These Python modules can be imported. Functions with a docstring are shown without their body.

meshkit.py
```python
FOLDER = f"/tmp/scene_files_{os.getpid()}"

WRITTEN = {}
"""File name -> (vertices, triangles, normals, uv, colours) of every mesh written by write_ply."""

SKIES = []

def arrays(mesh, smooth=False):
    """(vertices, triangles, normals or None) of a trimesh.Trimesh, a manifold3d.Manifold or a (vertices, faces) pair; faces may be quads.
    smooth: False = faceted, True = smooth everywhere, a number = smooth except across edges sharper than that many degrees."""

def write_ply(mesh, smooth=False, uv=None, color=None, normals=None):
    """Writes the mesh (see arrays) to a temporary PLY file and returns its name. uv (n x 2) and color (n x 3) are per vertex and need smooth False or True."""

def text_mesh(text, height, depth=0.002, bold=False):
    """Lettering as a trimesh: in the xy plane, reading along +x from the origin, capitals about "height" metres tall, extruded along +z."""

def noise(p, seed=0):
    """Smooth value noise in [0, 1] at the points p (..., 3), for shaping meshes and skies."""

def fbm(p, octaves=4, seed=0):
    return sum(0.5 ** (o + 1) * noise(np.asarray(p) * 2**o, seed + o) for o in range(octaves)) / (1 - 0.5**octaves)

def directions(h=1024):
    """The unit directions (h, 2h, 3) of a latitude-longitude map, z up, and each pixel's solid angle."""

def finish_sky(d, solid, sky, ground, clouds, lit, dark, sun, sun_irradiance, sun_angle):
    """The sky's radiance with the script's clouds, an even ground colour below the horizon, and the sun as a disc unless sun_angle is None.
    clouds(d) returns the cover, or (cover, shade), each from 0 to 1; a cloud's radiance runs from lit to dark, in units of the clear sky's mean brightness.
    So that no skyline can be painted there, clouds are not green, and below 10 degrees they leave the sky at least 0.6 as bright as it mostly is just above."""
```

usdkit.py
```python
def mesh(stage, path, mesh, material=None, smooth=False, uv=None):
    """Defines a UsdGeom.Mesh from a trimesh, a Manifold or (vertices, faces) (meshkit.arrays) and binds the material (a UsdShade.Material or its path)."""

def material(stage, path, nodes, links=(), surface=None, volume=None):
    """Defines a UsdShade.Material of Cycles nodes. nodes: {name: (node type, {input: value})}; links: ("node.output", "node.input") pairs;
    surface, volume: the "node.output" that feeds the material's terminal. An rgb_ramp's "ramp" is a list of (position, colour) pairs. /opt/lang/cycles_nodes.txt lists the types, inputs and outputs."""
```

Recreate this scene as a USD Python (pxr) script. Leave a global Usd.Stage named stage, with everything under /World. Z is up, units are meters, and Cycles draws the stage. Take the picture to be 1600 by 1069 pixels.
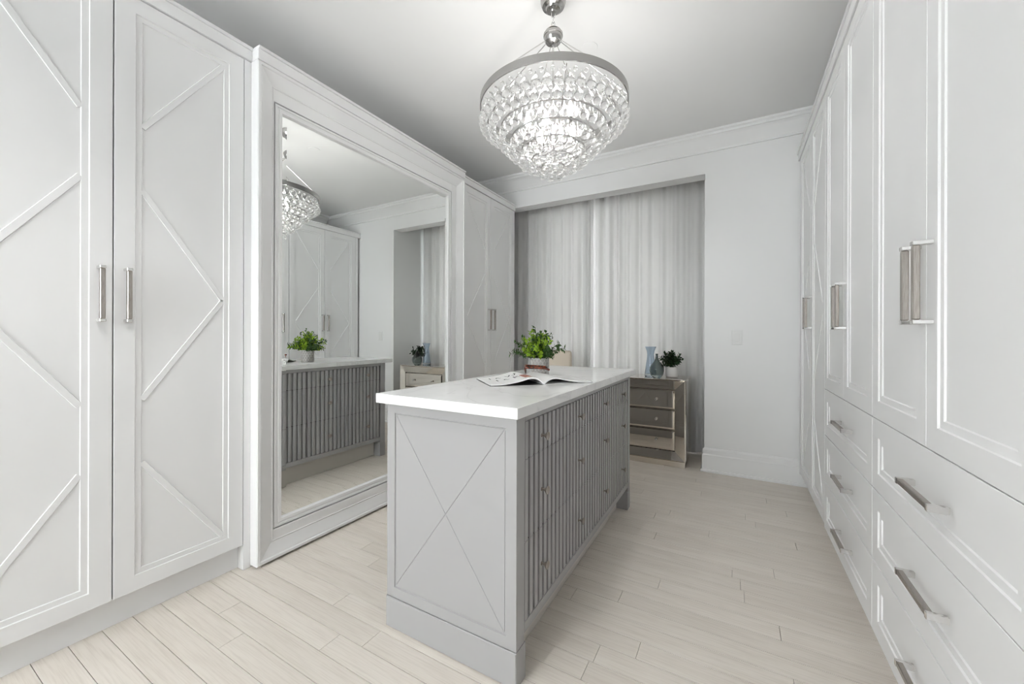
import math, random
import numpy as np, trimesh, usdkit, meshkit
from shapely.geometry import Polygon, box as sbox
from pxr import Usd, UsdGeom, UsdLux, UsdShade, Gf, Sdf, Vt

stage = Usd.Stage.CreateInMemory()
UsdGeom.SetStageUpAxis(stage, UsdGeom.Tokens.z)
UsdGeom.SetStageMetersPerUnit(stage, 1.0)
world = UsdGeom.Xform.Define(stage, '/World')
stage.SetDefaultPrim(world.GetPrim())
PI = math.pi

# ------------------------------------------------------------------ camera
F_PX, YAW, CY, ROLL, CAM_H = 614.36, 0.5158, 524.47, 0.0027, 1.13
cam = UsdGeom.Camera.Define(stage, '/World/camera')
AP = 36.0
cam.CreateHorizontalApertureAttr(AP)
cam.CreateVerticalApertureAttr(AP * 1069 / 1600)
cam.CreateFocalLengthAttr(F_PX / 1600 * AP)
cam.CreateVerticalApertureOffsetAttr((CY - 534.5) / 1600 * AP)
cam.CreateClippingRangeAttr(Gf.Vec2f(0.05, 50))
EXPOSURE = 0.03
cam.CreateExposureAttr(EXPOSURE)
_R = np.array([math.cos(YAW), math.sin(YAW), 0]); _F = np.array([-math.sin(YAW), math.cos(YAW), 0]); _U = np.array([0, 0, 1.0])
_r = math.cos(ROLL) * _R + math.sin(ROLL) * _U
_u = math.cos(ROLL) * _U - math.sin(ROLL) * _R
m4 = Gf.Matrix4d(*_r, 0, *_u, 0, *(-_F), 0, 0, 0, CAM_H, 1)
cam.AddTransformOp().Set(m4)

# ------------------------------------------------------------------ light
CEIL = 2.813
sky = UsdLux.DomeLight.Define(stage, '/World/sky')           # overcast daylight; it reaches the room through the window behind the curtains and the added one behind the camera
sky.CreateColorAttr(Gf.Vec3f(0.955, 0.98, 1.0)); sky.CreateIntensityAttr(3.75)
DOWN = [(-1.50, -0.30, 520.0), (-0.80, 0.05, 1250.0)]            # recessed downlights behind the camera: x, y, intensity
BULB = 142.0

# ------------------------------------------------------------------ helpers
looks = {}
def mat(name, nodes, links=(), surface='p.BSDF'):
    looks[name] = usdkit.material(stage, '/World/Looks/' + name, nodes, links, surface=surface)
    return looks[name]
UsdGeom.Scope.Define(stage, '/World/Looks')

_used = {}
def numbered(parent, name):
    k = (parent, name); n = _used.get(k, 0); _used[k] = n + 1
    return name if n == 0 else '%s_%03d' % (name, n)

class Th:
    def __init__(s, prim, org): s.prim, s.org = prim, np.array(org, float)
    @property
    def path(s): return str(s.prim.GetPath())

def tag(prim, label=None, cat=None, group=None, kind=None):
    for k, v in (('label', label), ('category', cat), ('group', group), ('kind', kind)):
        if v: prim.SetCustomDataByKey(k, v)

def thing(name, label=None, cat=None, org=(0, 0, 0), group=None, kind=None):
    x = UsdGeom.Xform.Define(stage, '/World/' + numbered('/World', name))
    x.AddTranslateOp().Set(Gf.Vec3d(*map(float, org)))
    tag(x.GetPrim(), label, cat, group, kind)
    return Th(x.GetPrim(), org)

def part(parent, name, mesh, material, smooth=False, label=None, kind=None):
    """one Mesh prim from world-space geometry under a thing (or a part of it)"""
    v, f = (np.array(mesh.vertices, float), np.array(mesh.faces)) if hasattr(mesh, 'faces') else mesh
    p = parent.path + '/' + numbered(parent.path, name)
    m = usdkit.mesh(stage, p, trimesh.Trimesh(v - parent.org, f, process=False), looks[material], smooth=smooth)
    tag(m.GetPrim(), label, None, None, kind)
    return Th(m.GetPrim(), parent.org)

def solo(name, mesh, material, smooth=False, label=None, cat=None, group=None, kind=None):
    m = usdkit.mesh(stage, '/World/' + numbered('/World', name), mesh, looks[material], smooth=smooth)
    tag(m.GetPrim(), label, cat, group, kind)
    return Th(m.GetPrim(), (0, 0, 0))

def copy_of(src, loc, rotz=0, label=None, group=None):
    was = src.prim.GetCustomData()
    base = src.prim.GetName()
    x = UsdGeom.Xform.Define(stage, '/World/' + numbered('/World', base))
    pr = x.GetPrim()
    pr.GetReferences().AddInternalReference(src.prim.GetPath())
    x.ClearXformOpOrder()
    x.AddTranslateOp(opSuffix='at').Set(Gf.Vec3d(*map(float, loc))); x.AddRotateZOp(opSuffix='at').Set(float(rotz))
    tag(pr, label or was['label'], was['category'], group or was.get('group'))
    pr.SetInstanceable(True)
    return Th(pr, loc)

def cat(ms):
    ms = [m for m in ms if m is not None]
    return trimesh.util.concatenate([trimesh.Trimesh(np.array(m.vertices), np.array(m.faces), process=False) for m in ms])

def bx(x0, x1, y0, y1, z0, z1, b=0.0):
    """a box with chamfered edges"""
    x0, x1, y0, y1, z0, z1 = min(x0, x1), max(x0, x1), min(y0, y1), max(y0, y1), min(z0, z1), max(z0, z1)
    b = min(b, (x1 - x0) / 2.5, (y1 - y0) / 2.5, (z1 - z0) / 2.5)
    if b <= 0:
        m = trimesh.creation.box([x1 - x0, y1 - y0, z1 - z0]); m.apply_translation([(x0 + x1) / 2, (y0 + y1) / 2, (z0 + z1) / 2]); return m
    P = []
    for sx, X in ((1, x0), (-1, x1)):
        for sy, Y in ((1, y0), (-1, y1)):
            for sz, Z in ((1, z0), (-1, z1)):
                P += [(X, Y + sy * b, Z + sz * b), (X + sx * b, Y, Z + sz * b), (X + sx * b, Y + sy * b, Z)]
    return trimesh.convex.convex_hull(np.array(P))

def lathe(prof, n=24, at=(0, 0, 0)):
    """revolved (r, z) profile, from the bottom up; ends with r = 0 are closed to a point"""
    prof = np.array(prof, float)
    v, f, idx = [], [], []
    ang = np.linspace(0, 2 * PI, n, endpoint=False)
    for r, z in prof:
        if r < 1e-6:
            idx.append([len(v)] * n); v.append((0, 0, z))
        else:
            idx.append(list(range(len(v), len(v) + n))); v += [(r * math.cos(a), r * math.sin(a), z) for a in ang]
    for k in range(len(prof) - 1):
        for i in range(n):
            j = (i + 1) % n
            a, b, c, d = idx[k][i], idx[k][j], idx[k + 1][j], idx[k + 1][i]
            if a != b: f.append((a, b, c))
            if c != d: f.append((a, c, d))
    m = trimesh.Trimesh(np.array(v) + np.array(at, float), np.array(f), process=False)
    return m

def tube(pts, r, n=8, closed=False):
    pts = np.array(pts, float); N = len(pts)
    rad = np.broadcast_to(np.asarray(r, float), (N,))
    t = (np.roll(pts, -1, 0) - np.roll(pts, 1, 0)) if closed else np.gradient(pts, axis=0)
    t /= np.linalg.norm(t, axis=1)[:, None] + 1e-12
    ref = np.array([0, 0, 1.0]) if abs(t[0][2]) < 0.9 else np.array([1.0, 0, 0])
    v = []
    for k in range(N):
        a = np.cross(t[k], ref); a /= np.linalg.norm(a); b = np.cross(t[k], a); ref = np.cross(a, t[k])
        ref = ref / np.linalg.norm(ref)
        for i in range(n):
            q = 2 * PI * i / n
            v.append(pts[k] + rad[k] * (math.cos(q) * a + math.sin(q) * b))
    f = []
    for k in range(N if closed else N - 1):
        k2 = (k + 1) % N
        for i in range(n):
            j = (i + 1) % n
            f += [(k * n + i, k * n + j, k2 * n + j), (k * n + i, k2 * n + j, k2 * n + i)]
    if not closed:
        v += [pts[0], pts[-1]]
        for i in range(n):
            j = (i + 1) % n
            f += [(N * n, j, i), (N * n + 1, (N - 1) * n + i, (N - 1) * n + j)]
    m = trimesh.Trimesh(np.array(v), np.array(f), process=False)
    m.fix_normals() if len(f) < 400 else None
    return m

def rect_rings(a0, a1, z0, z1, prof, cap=True, back=True):
    """a mitred moulding round a rectangle: prof lists (inset, height); returns (v, f) in (a, z, n)"""
    v, f = [], []
    for d, n in prof:
        v += [(a0 + d, z0 + d, n), (a1 - d, z0 + d, n), (a1 - d, z1 - d, n), (a0 + d, z1 - d, n)]
    K = len(prof)
    for k in range(K - 1):
        for i in range(4):
            j = (i + 1) % 4
            f += [(4 * k + i, 4 * k + j, 4 * k + 4 + j), (4 * k + i, 4 * k + 4 + j, 4 * k + 4 + i)]
    if cap: b = 4 * (K - 1); f += [(b, b + 1, b + 2), (b, b + 2, b + 3)]
    if back: f += [(0, 2, 1), (0, 3, 2)]
    return np.array(v, float), np.array(f)

def bar(p, q, w, z0, z1, ch=0.002):
    """a strip between p and q in the (a, z) plane, chamfered top, heights z0..z1 along n"""
    p, q = np.array(p, float), np.array(q, float)
    d = (q - p) / np.linalg.norm(q - p); s = np.array([-d[1], d[0]])
    v = []
    for h, n in ((w / 2 + ch, z0), (w / 2, z1)):
        for e, sg in ((p, -1), (p, 1), (q, 1), (q, -1)):
            r = e + s * h * sg; v.append((r[0], r[1], n))
    f = [(0, 1, 2), (0, 2, 3)] if False else []
    for i in range(4):
        j = (i + 1) % 4
        f += [(i, 4 + j, j), (i, 4 + i, 4 + j)]
    f += [(4, 6, 5), (4, 7, 6), (0, 1, 2), (0, 2, 3)]
    m = trimesh.Trimesh(np.array(v), np.array(f), process=False); m.fix_normals()
    return np.array(m.vertices), np.array(m.faces)

def face(kind, pos):
    """maps (a, z, n) on to a vertical plane: '+x', '-x', '-y', '+y' is the outward normal"""
    def go(vf):
        v, f = vf if isinstance(vf, tuple) else (np.array(vf.vertices), np.array(vf.faces))
        a, z, n = v.T
        if kind == '+x': w, flip = np.stack([pos + n, a, z], 1), False
        elif kind == '-x': w, flip = np.stack([pos - n, a, z], 1), True
        elif kind == '-y': w, flip = np.stack([a, pos - n, z], 1), False
        else: w, flip = np.stack([a, pos + n, z], 1), True
        return trimesh.Trimesh(w, f[:, ::-1] if flip else f, process=False)
    return go

def fbx(fc, a0, a1, z0, z1, n0, n1, b=0.0):
    m = bx(a0, a1, z0, z1, n0, n1, b)
    return fc((np.array(m.vertices), np.array(m.faces)))

def extrude_path(prof, p, q, up=(0, 0, 1), out=(0, -1, 0)):
    """prof (o, u) closed polygon extruded from p to q; o along out, u along up"""
    prof = np.array(prof, float); n = len(prof)
    p, q, up, out = (np.array(x, float) for x in (p, q, up, out))
    a = p + prof[:, :1] * out + prof[:, 1:] * up; b = q + prof[:, :1] * out + prof[:, 1:] * up
    v = np.vstack([a, b]); f = []
    for i in range(n):
        j = (i + 1) % n; f += [(i, j, n + j), (i, n + j, n + i)]
    vv, tri = trimesh.creation.triangulate_polygon(Polygon(prof), engine='earcut')
    d = {tuple(np.round(x, 7)): i for i, x in enumerate(prof)}
    mp = [d[tuple(np.round(x, 7))] for x in vv]
    f += [(mp[t[0]], mp[t[1]], mp[t[2]]) for t in tri] + [(n + mp[t[0]], n + mp[t[2]], n + mp[t[1]]) for t in tri]
    m = trimesh.Trimesh(v, np.array(f), process=False); m.fix_normals()
    return m

# ------------------------------------------------------------------ materials
def paint(name, col, rough=0.42, bump=0.0):
    n = {'p': ('principled_bsdf', {'base_color': col, 'roughness': rough})}; l = []
    if bump:
        n['g'] = ('geometry', {}); n['n'] = ('noise_texture', {'scale': 260.0, 'detail': 2.0}); n['b'] = ('bump', {'strength': bump, 'distance': 0.0006})
        l = [('g.position', 'n.vector'), ('n.fac', 'b.height'), ('b.normal', 'p.normal')]
    mat(name, n, l)
paint('white_lacquer', (0.83, 0.83, 0.83), 0.45)
paint('white_trim', (0.83, 0.83, 0.825), 0.45)
paint('wall_paint', (0.82, 0.82, 0.815), 0.6, 0.15)
paint('ceiling_paint', (0.88, 0.88, 0.875), 0.7, 0.1)
paint('grey_lacquer', (0.39, 0.385, 0.385), 0.45)
paint('dark_gap', (0.03, 0.03, 0.03), 0.8)
paint('gap_shade_grey', (0.10, 0.095, 0.09), 0.6)  # dark tone that imitates shade in the drawer gaps
paint('steel_kick', (0.55, 0.52, 0.48), 0.35)
paint('white_plastic', (0.78, 0.78, 0.77), 0.35)
def metal(name, col, rough, aniso=0.0):
    mat(name, {'p': ('principled_bsdf', {'base_color': col, 'metallic': 1.0, 'roughness': rough})})
metal('chrome', (0.72, 0.71, 0.70), 0.12)
metal('dark_chrome', (0.50, 0.49, 0.48), 0.18)
metal('silver_mirror', (0.945, 0.96, 0.945), 0.0)
metal('antique_mirror', (0.78, 0.735, 0.67), 0.015)
metal('antique_edge', (0.36, 0.325, 0.28), 0.12)
metal('knob_metal', (0.50, 0.46, 0.41), 0.30)
# brushed nickel with fine noise
mat('brushed_nickel', {'g': ('geometry', {}), 'm': ('mapping', {'scale': (900, 900, 40)}), 'n': ('noise_texture', {'scale': 1.0, 'detail': 3.0}),
    'r': ('rgb_ramp', {'ramp': [(0.3, (0.36, 0.33, 0.30)), (0.7, (0.52, 0.485, 0.45))]}), 'p': ('principled_bsdf', {'metallic': 1.0, 'roughness': 0.34})},
    [('g.position', 'm.vector'), ('m.vector', 'n.vector'), ('n.fac', 'r.fac'), ('r.color', 'p.base_color')])
# whitewashed oak boards, grain along x, tone varies per board
mat('whitewashed_oak', {'g': ('geometry', {}), 'o': ('object_info', {}), 'm': ('mapping', {'scale': (2.6, 22.0, 20.0)}), 'n': ('noise_texture', {'scale': 1.0, 'detail': 6.0, 'roughness': 0.62, 'distortion': 0.4}),
    'm2': ('mapping', {'scale': (6.0, 160.0, 20.0)}), 'n2': ('noise_texture', {'scale': 1.0, 'detail': 3.0}),
    'add': ('vector_math', {'math_type': 'add'}), 'cx': ('combine_xyz', {}), 'mul': ('math', {'math_type': 'multiply', 'value2': 37.0}),
    'r': ('rgb_ramp', {'ramp': [(0.25, (0.70, 0.64, 0.573)), (0.5, (0.745, 0.69, 0.625)), (0.75, (0.77, 0.72, 0.66))]}),
    'r2': ('rgb_ramp', {'ramp': [(0.30, (0.90, 0.89, 0.88)), (0.55, (1, 1, 1))]}),
    'r3': ('rgb_ramp', {'ramp': [(0.0, (0.95, 0.945, 0.94)), (1.0, (1.02, 1.02, 1.02))]}),
    'x1': ('mix_color', {'blend_type': 'multiply', 'fac': 1.0}), 'x2': ('mix_color', {'blend_type': 'multiply', 'fac': 1.0}),
    'b': ('bump', {'strength': 0.12, 'distance': 0.0008}), 'p': ('principled_bsdf', {'roughness': 0.42})},
    [('o.random', 'mul.value1'), ('mul.value', 'cx.x'), ('mul.value', 'cx.y'), ('g.position', 'add.vector1'), ('cx.vector', 'add.vector2'),
     ('add.vector', 'm.vector'), ('m.vector', 'n.vector'), ('n.fac', 'r.fac'), ('add.vector', 'm2.vector'), ('m2.vector', 'n2.vector'), ('n2.fac', 'r2.fac'),
     ('o.random', 'r3.fac'), ('r.color', 'x1.a'), ('r2.color', 'x1.b'), ('x1.result', 'x2.a'), ('r3.color', 'x2.b'), ('x2.result', 'p.base_color'),
     ('n2.fac', 'b.height'), ('b.normal', 'p.normal')])
paint('floor_joint', (0.22, 0.19, 0.16), 0.8)
# white quartz with faint veins
mat('quartz', {'g': ('geometry', {}), 'd': ('noise_texture', {'scale': 2.1, 'detail': 5.0, 'distortion': 1.3}), 'r': ('rgb_ramp', {'ramp': [(0.40, (0.88, 0.88, 0.875)), (0.485, (0.86, 0.86, 0.855)), (0.5, (0.77, 0.77, 0.77)), (0.515, (0.86, 0.86, 0.855)), (0.7, (0.885, 0.885, 0.88))]}),
    'n2': ('noise_texture', {'scale': 9.0, 'detail': 4.0}), 'r2': ('rgb_ramp', {'ramp': [(0.35, (0.96, 0.96, 0.955)), (0.65, (1, 1, 1))]}),
    'x': ('mix_color', {'blend_type': 'multiply', 'fac': 1.0}), 'p': ('principled_bsdf', {'roughness': 0.16})},
    [('g.position', 'd.vector'), ('d.fac', 'r.fac'), ('g.position', 'n2.vector'), ('n2.fac', 'r2.fac'), ('r.color', 'x.a'), ('r2.color', 'x.b'), ('x.result', 'p.base_color')])
mat('crystal', {'p': ('principled_bsdf', {'base_color': (1, 1, 1), 'roughness': 0.0, 'ior': 1.5, 'transmission_weight': 1.0}), 't': ('transparent_bsdf', {}), 'x': ('mix_closure', {'fac': 0.15})}, [('p.BSDF', 'x.closure1'), ('t.BSDF', 'x.closure2')], surface='x.closure')
mat('bulb_glow', {'e': ('emission', {'color': (1.0, 0.98, 0.955), 'strength': BULB})}, surface='e.emission')
mat('linen', {'g': ('geometry', {}), 'm': ('mapping', {'scale': (1.0, 1.0, 1.0)}), 'n': ('noise_texture', {'scale': 220.0, 'detail': 2.0}), 'r': ('rgb_ramp', {'ramp': [(0.3, (0.78, 0.775, 0.77)), (0.7, (0.84, 0.837, 0.83))]}),
    'd': ('diffuse_bsdf', {'roughness': 0.4}), 't': ('translucent_bsdf', {'color': (0.85, 0.835, 0.81)}), 'x': ('mix_closure', {'fac': 0.17})},
    [('g.position', 'm.vector'), ('m.vector', 'n.vector'), ('n.fac', 'r.fac'), ('r.color', 'd.color'), ('d.BSDF', 'x.closure1'), ('t.BSDF', 'x.closure2')], surface='x.closure')
def glassy(name, col, rough=0.0):
    mat(name, {'p': ('principled_bsdf', {'base_color': col, 'roughness': rough, 'ior': 1.45, 'transmission_weight': 1.0})})
glassy('blue_glass', (0.70, 0.78, 0.86)); glassy('smoke_glass', (0.42, 0.47, 0.46)); glassy('lens_glass', (0.10, 0.06, 0.05)); 
mat('window_pane', {'t': ('transparent_bsdf', {'color': (0.95, 0.96, 0.96)}), 'g': ('glossy_bsdf', {'roughness': 0.0}), 'f': ('fresnel', {'IOR': 1.45}), 'x': ('mix_closure', {})},
    [('f.fac', 'x.fac'), ('t.BSDF', 'x.closure1'), ('g.BSDF', 'x.closure2')], surface='x.closure')
def leafmat(name, lo, hi):
    mat(name, {'g': ('geometry', {}), 'r': ('rgb_ramp', {'ramp': [(0.0, lo), (1.0, hi)]}), 'p': ('principled_bsdf', {'roughness': 0.45}), 't': ('translucent_bsdf', {}), 'x': ('mix_closure', {'fac': 0.3})},
        [('g.random_per_island', 'r.fac'), ('r.color', 'p.base_color'), ('r.color', 't.color'), ('p.BSDF', 'x.closure1'), ('t.BSDF', 'x.closure2')], surface='x.closure')
leafmat('leaf_lime', (0.30, 0.48, 0.03), (0.55, 0.76, 0.07)); leafmat('leaf_green', (0.05, 0.115, 0.025), (0.24, 0.40, 0.05)); leafmat('leaf_dark', (0.012, 0.04, 0.012), (0.05, 0.12, 0.035))
paint('stem', (0.10, 0.13, 0.05), 0.6); paint('soil', (0.06, 0.05, 0.04), 0.9)
paint('pot_ceramic', (0.42, 0.40, 0.385), 0.55); paint('pot_relief', (0.57, 0.55, 0.535), 0.5); paint('white_ceramic', (0.75, 0.73, 0.71), 0.5)
paint('cream_fabric', (0.66, 0.58, 0.48), 0.85, 0.4); paint('dark_wood', (0.16, 0.10, 0.06), 0.45)
paint('paper', (0.80, 0.80, 0.79), 0.5); paint('page_edge', (0.70, 0.70, 0.69), 0.8); paint('ink', (0.02, 0.02, 0.025), 0.5); paint('print_brown', (0.36, 0.11, 0.07), 0.4); paint('print_tan', (0.62, 0.40, 0.30), 0.4); paint('cover_dark', (0.05, 0.05, 0.05), 0.4)
mat('tortoiseshell', {'g': ('geometry', {}), 'n': ('noise_texture', {'scale': 90.0, 'detail': 2.0}), 'r': ('rgb_ramp', {'ramp': [(0.4, (0.035, 0.012, 0.008)), (0.65, (0.26, 0.06, 0.03))]}), 'p': ('principled_bsdf', {'roughness': 0.12})},
    [('g.position', 'n.vector'), ('n.fac', 'r.fac'), ('r.color', 'p.base_color')])

# ------------------------------------------------------------------ setting
XL, XLK, XM = -2.048, -2.098, -1.990     # left wardrobe doors, their toe kick, mirror frame front
XR = 0.422
YB = 3.666
XWL, XWR, YF = -2.66, 1.04, -2.6
YA = 4.36                                # window wall of the alcove
XA = -0.220                              # right side of the alcove
SOF, HDR = 2.490, 3.806

rng = random.Random(5)
fl = thing('floor', kind='structure')
fl.prim.SetCustomDataByKey('label', 'whitewashed narrow oak board floor')
part(fl, 'subfloor', bx(XWL - .1, XWR + .1, YF - .1, YA + .1, -0.06, -0.0125), 'floor_joint')
PW = 0.0877
for k in range(int((YA + .02 - YF) / PW) + 1):
    y0 = YF + k * PW + (0.0877 - ((0.359 - YF) % PW)) * 0 + ((0.359 - YF) % PW) - PW
    y1 = y0 + PW
    x0, x1 = -2.12, 0.50
    if y1 > YB: x0, x1 = XWL, XA if y0 > YB - 0.03 else 0.5
    if y1 < YF: continue
    if y1 < -0.35:                       # behind the camera: one board per row
        cuts = [x0, x1]
    else:
        cuts = [x0]; x = x0 + rng.uniform(0.25, 1.1)
        while x < x1 - 0.18:
            cuts.append(x); x += rng.uniform(0.7, 1.45)
        cuts.append(x1)
    for a, b in zip(cuts[:-1], cuts[1:]):
        part(fl, 'plank', bx(a + .0007, b - .0007, max(y0, YF) + .0008, min(y1, YA) - .0008, -0.012, 0.0, 0.0004), 'whitewashed_oak')

solo('ceiling', bx(XWL - .1, XWR + .1, YF - .1, YB + .08, CEIL, CEIL + .1), 'ceiling_paint', kind='structure', label='plain white ceiling')
solo('wall_left', bx(XWL - .1, XWL, YF - .1, YA + .1, -.02, CEIL), 'wall_paint', kind='structure')
solo('wall_right', bx(XWR, XWR + .1, YF - .1, YB + .1, -.02, CEIL), 'wall_paint', kind='structure')
solo('wall_back', cat([bx(XA, XWR, YB, YB + .14, 0, CEIL), bx(XWL, XA, YB, HDR, SOF, CEIL)]), 'wall_paint', kind='structure', label='white wall with a curtained window recess')
solo('wall_alcove', cat([bx(XA, XA + .14, YB + .14, YA + .1, 0, CEIL)]), 'wall_paint', kind='structure')
# window wall behind the curtains
WX0, WX1, WZ0, WZ1 = -1.95, -0.50, 0.50, 2.60
solo('wall_window', cat([bx(XWL, WX0, YA, YA + .12, 0, CEIL), bx(WX1, XA, YA, YA + .12, 0, CEIL), bx(WX0, WX1, YA, YA + .12, 0, WZ0), bx(WX0, WX1, YA, YA + .12, WZ1, CEIL)]), 'wall_paint', kind='structure')
solo('ceiling_alcove', bx(XWL, XA + .14, HDR, YA + .12, CEIL, CEIL + .1), 'ceiling_paint', kind='structure')
w = thing('window_1', kind='structure', org=((WX0 + WX1) / 2, YA, WZ0)); 
fr = []
for a0, a1, z0, z1 in ((WX0, WX0 + .06, WZ0, WZ1), (WX1 - .06, WX1, WZ0, WZ1), (WX0, WX1, WZ0, WZ0 + .06), (WX0, WX1, WZ1 - .06, WZ1), ((WX0 + WX1) / 2 - .03, (WX0 + WX1) / 2 + .03, WZ0, WZ1)):
    fr.append(bx(a0, a1, YA + .04, YA + .09, z0, z1, .004))
part(w, 'frame', cat(fr), 'white_trim')
part(w, 'pane', bx(WX0 + .06, (WX0 + WX1) / 2 - .03, YA + .062, YA + .068, WZ0 + .06, WZ1 - .06), 'window_pane')
part(w, 'pane', bx((WX0 + WX1) / 2 + .03, WX1 - .06, YA + .062, YA + .068, WZ0 + .06, WZ1 - .06), 'window_pane')
# wall behind the camera; its window is added to let in fill daylight
solo('wall_front', cat([bx(XWL, -2.45, YF - .1, YF, 0, CEIL), bx(-.55, XWR, YF - .1, YF, 0, CEIL), bx(-2.45, -.55, YF - .1, YF, 0, .35), bx(-2.45, -.55, YF - .1, YF, 2.60, CEIL)]), 'wall_paint', kind='structure')

w = thing('window_2', kind='structure', org=(-1.5, YF, .35))
part(w, 'frame', cat([bx(a0, a1, YF - .07, YF - .02, z0, z1, .004) for a0, a1, z0, z1 in ((-2.45, -2.39, .35, 2.60), (-.61, -.55, .35, 2.60), (-2.39, -.61, .35, .41), (-2.39, -.61, 2.54, 2.60), (-1.53, -1.47, .41, 2.54))]), 'white_trim')
for a0, a1 in ((-2.39, -1.53), (-1.47, -.61)): part(w, 'pane', bx(a0, a1, YF - .048, YF - .042, .41, 2.54), 'window_pane')

# crown moulding and baseboard
COR = [(0, -.150), (.014, -.150), (.014, -.132), (.022, -.120), (.046, -.084), (.066, -.058), (.082, -.044), (.090, -.044), (.090, -.026), (.102, -.018), (.102, -.0005), (0, -.0005)]
solo('trim_1', extrude_path(COR, (XWL, YB, CEIL), (XWR, YB, CEIL)), 'white_trim', kind='structure', label='white crown moulding along the back wall')
solo('trim_2', extrude_path(COR, (XWR, YF, CEIL), (XWR, YB - .102, CEIL), out=(-1, 0, 0)), 'white_trim', kind='structure')
solo('trim_3', extrude_path(COR, (XWL, YF, CEIL), (XWL, YB - .102, CEIL), out=(1, 0, 0)), 'white_trim', kind='structure')
BASE = [(0, .0005), (.030, .0005), (.030, .014), (.024, .022), (.018, .024), (.018, .140), (.014, .146), (.012, .150), (.012, .182), (.008, .190), (.004, .197), (0, .197)]
def mitred_base():
    prof = np.array(BASE); n = len(prof); v = []
    for o, u in prof: v.append((XR + .075, YB - o, u))
    for o, u in prof: v.append((XA - o, YB - o, u))
    for o, u in prof: v.append((XA - o, YA - .002, u))
    f = []
    for s in (0, 1):
        for i in range(n):
            j = (i + 1) % n; a, b = s * n, s * n + n
            f += [(a + i, a + j, b + j), (a + i, b + j, b + i)]
    m = trimesh.Trimesh(np.array(v), np.array(f), process=False); m.fix_normals(); return m
solo('baseboard_back', mitred_base(), 'white_trim', kind='structure', label='tall white stepped baseboard under the light switch')

# ------------------------------------------------------------------ wardrobes
T = 0.022                                           # door thickness
DP = [(0, -T), (0, -.0012), (.0012, 0), (.0605, 0), (.0630, -.0045), (.0810, -.0045), (.0835, -.0085)]
def put(parent, name, vf, material, fc, **k): return part(parent, name, fc(vf), material, **k)

def handle(parent, fc, a, z, L, horizontal=False):
    """a slim square bar pull on two end posts; (a, z) is its middle"""
    def o(s, t, n): return (s, t, n)
    hw, n0, n1 = .0075, .024, .038
    def b3(s0, s1, t0, t1, m0, m1, b):
        return fbx(fc, a + t0, a + t1, z + s0, z + s1, m0, m1, b) if not horizontal else fbx(fc, a + s0, a + s1, z + t0, z + t1, m0, m1, b)
    h = part(parent, 'handle', b3(-L / 2 + .011, L / 2 - .011, -hw, hw, n0, n1, .002), 'brushed_nickel')
    for s in (-1, 1):
        e0, e1 = sorted((s * L / 2, s * (L / 2 - .011)))
        part(parent, 'handle_post', cat([b3(e0, e1, -hw - .0012, hw + .0012, .0, n1 + .0015, .0015)]), 'chrome')

def lattice(parent, fc, lines, material='white_lacquer'):
    for p, q in lines: put(parent, 'lattice_strip', bar(p, q, .019, -.010, -.0047, .0025), material, fc)

def clip(p, q, r):
    """part of the segment p-q inside the rectangle r = (a0, a1, z0, z1)"""
    from shapely.geometry import LineString
    g = LineString([p, q]).intersection(sbox(r[0], r[2], r[1], r[3]))
    return None if g.is_empty or g.length < .03 else (g.coords[0], g.coords[-1])

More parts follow.
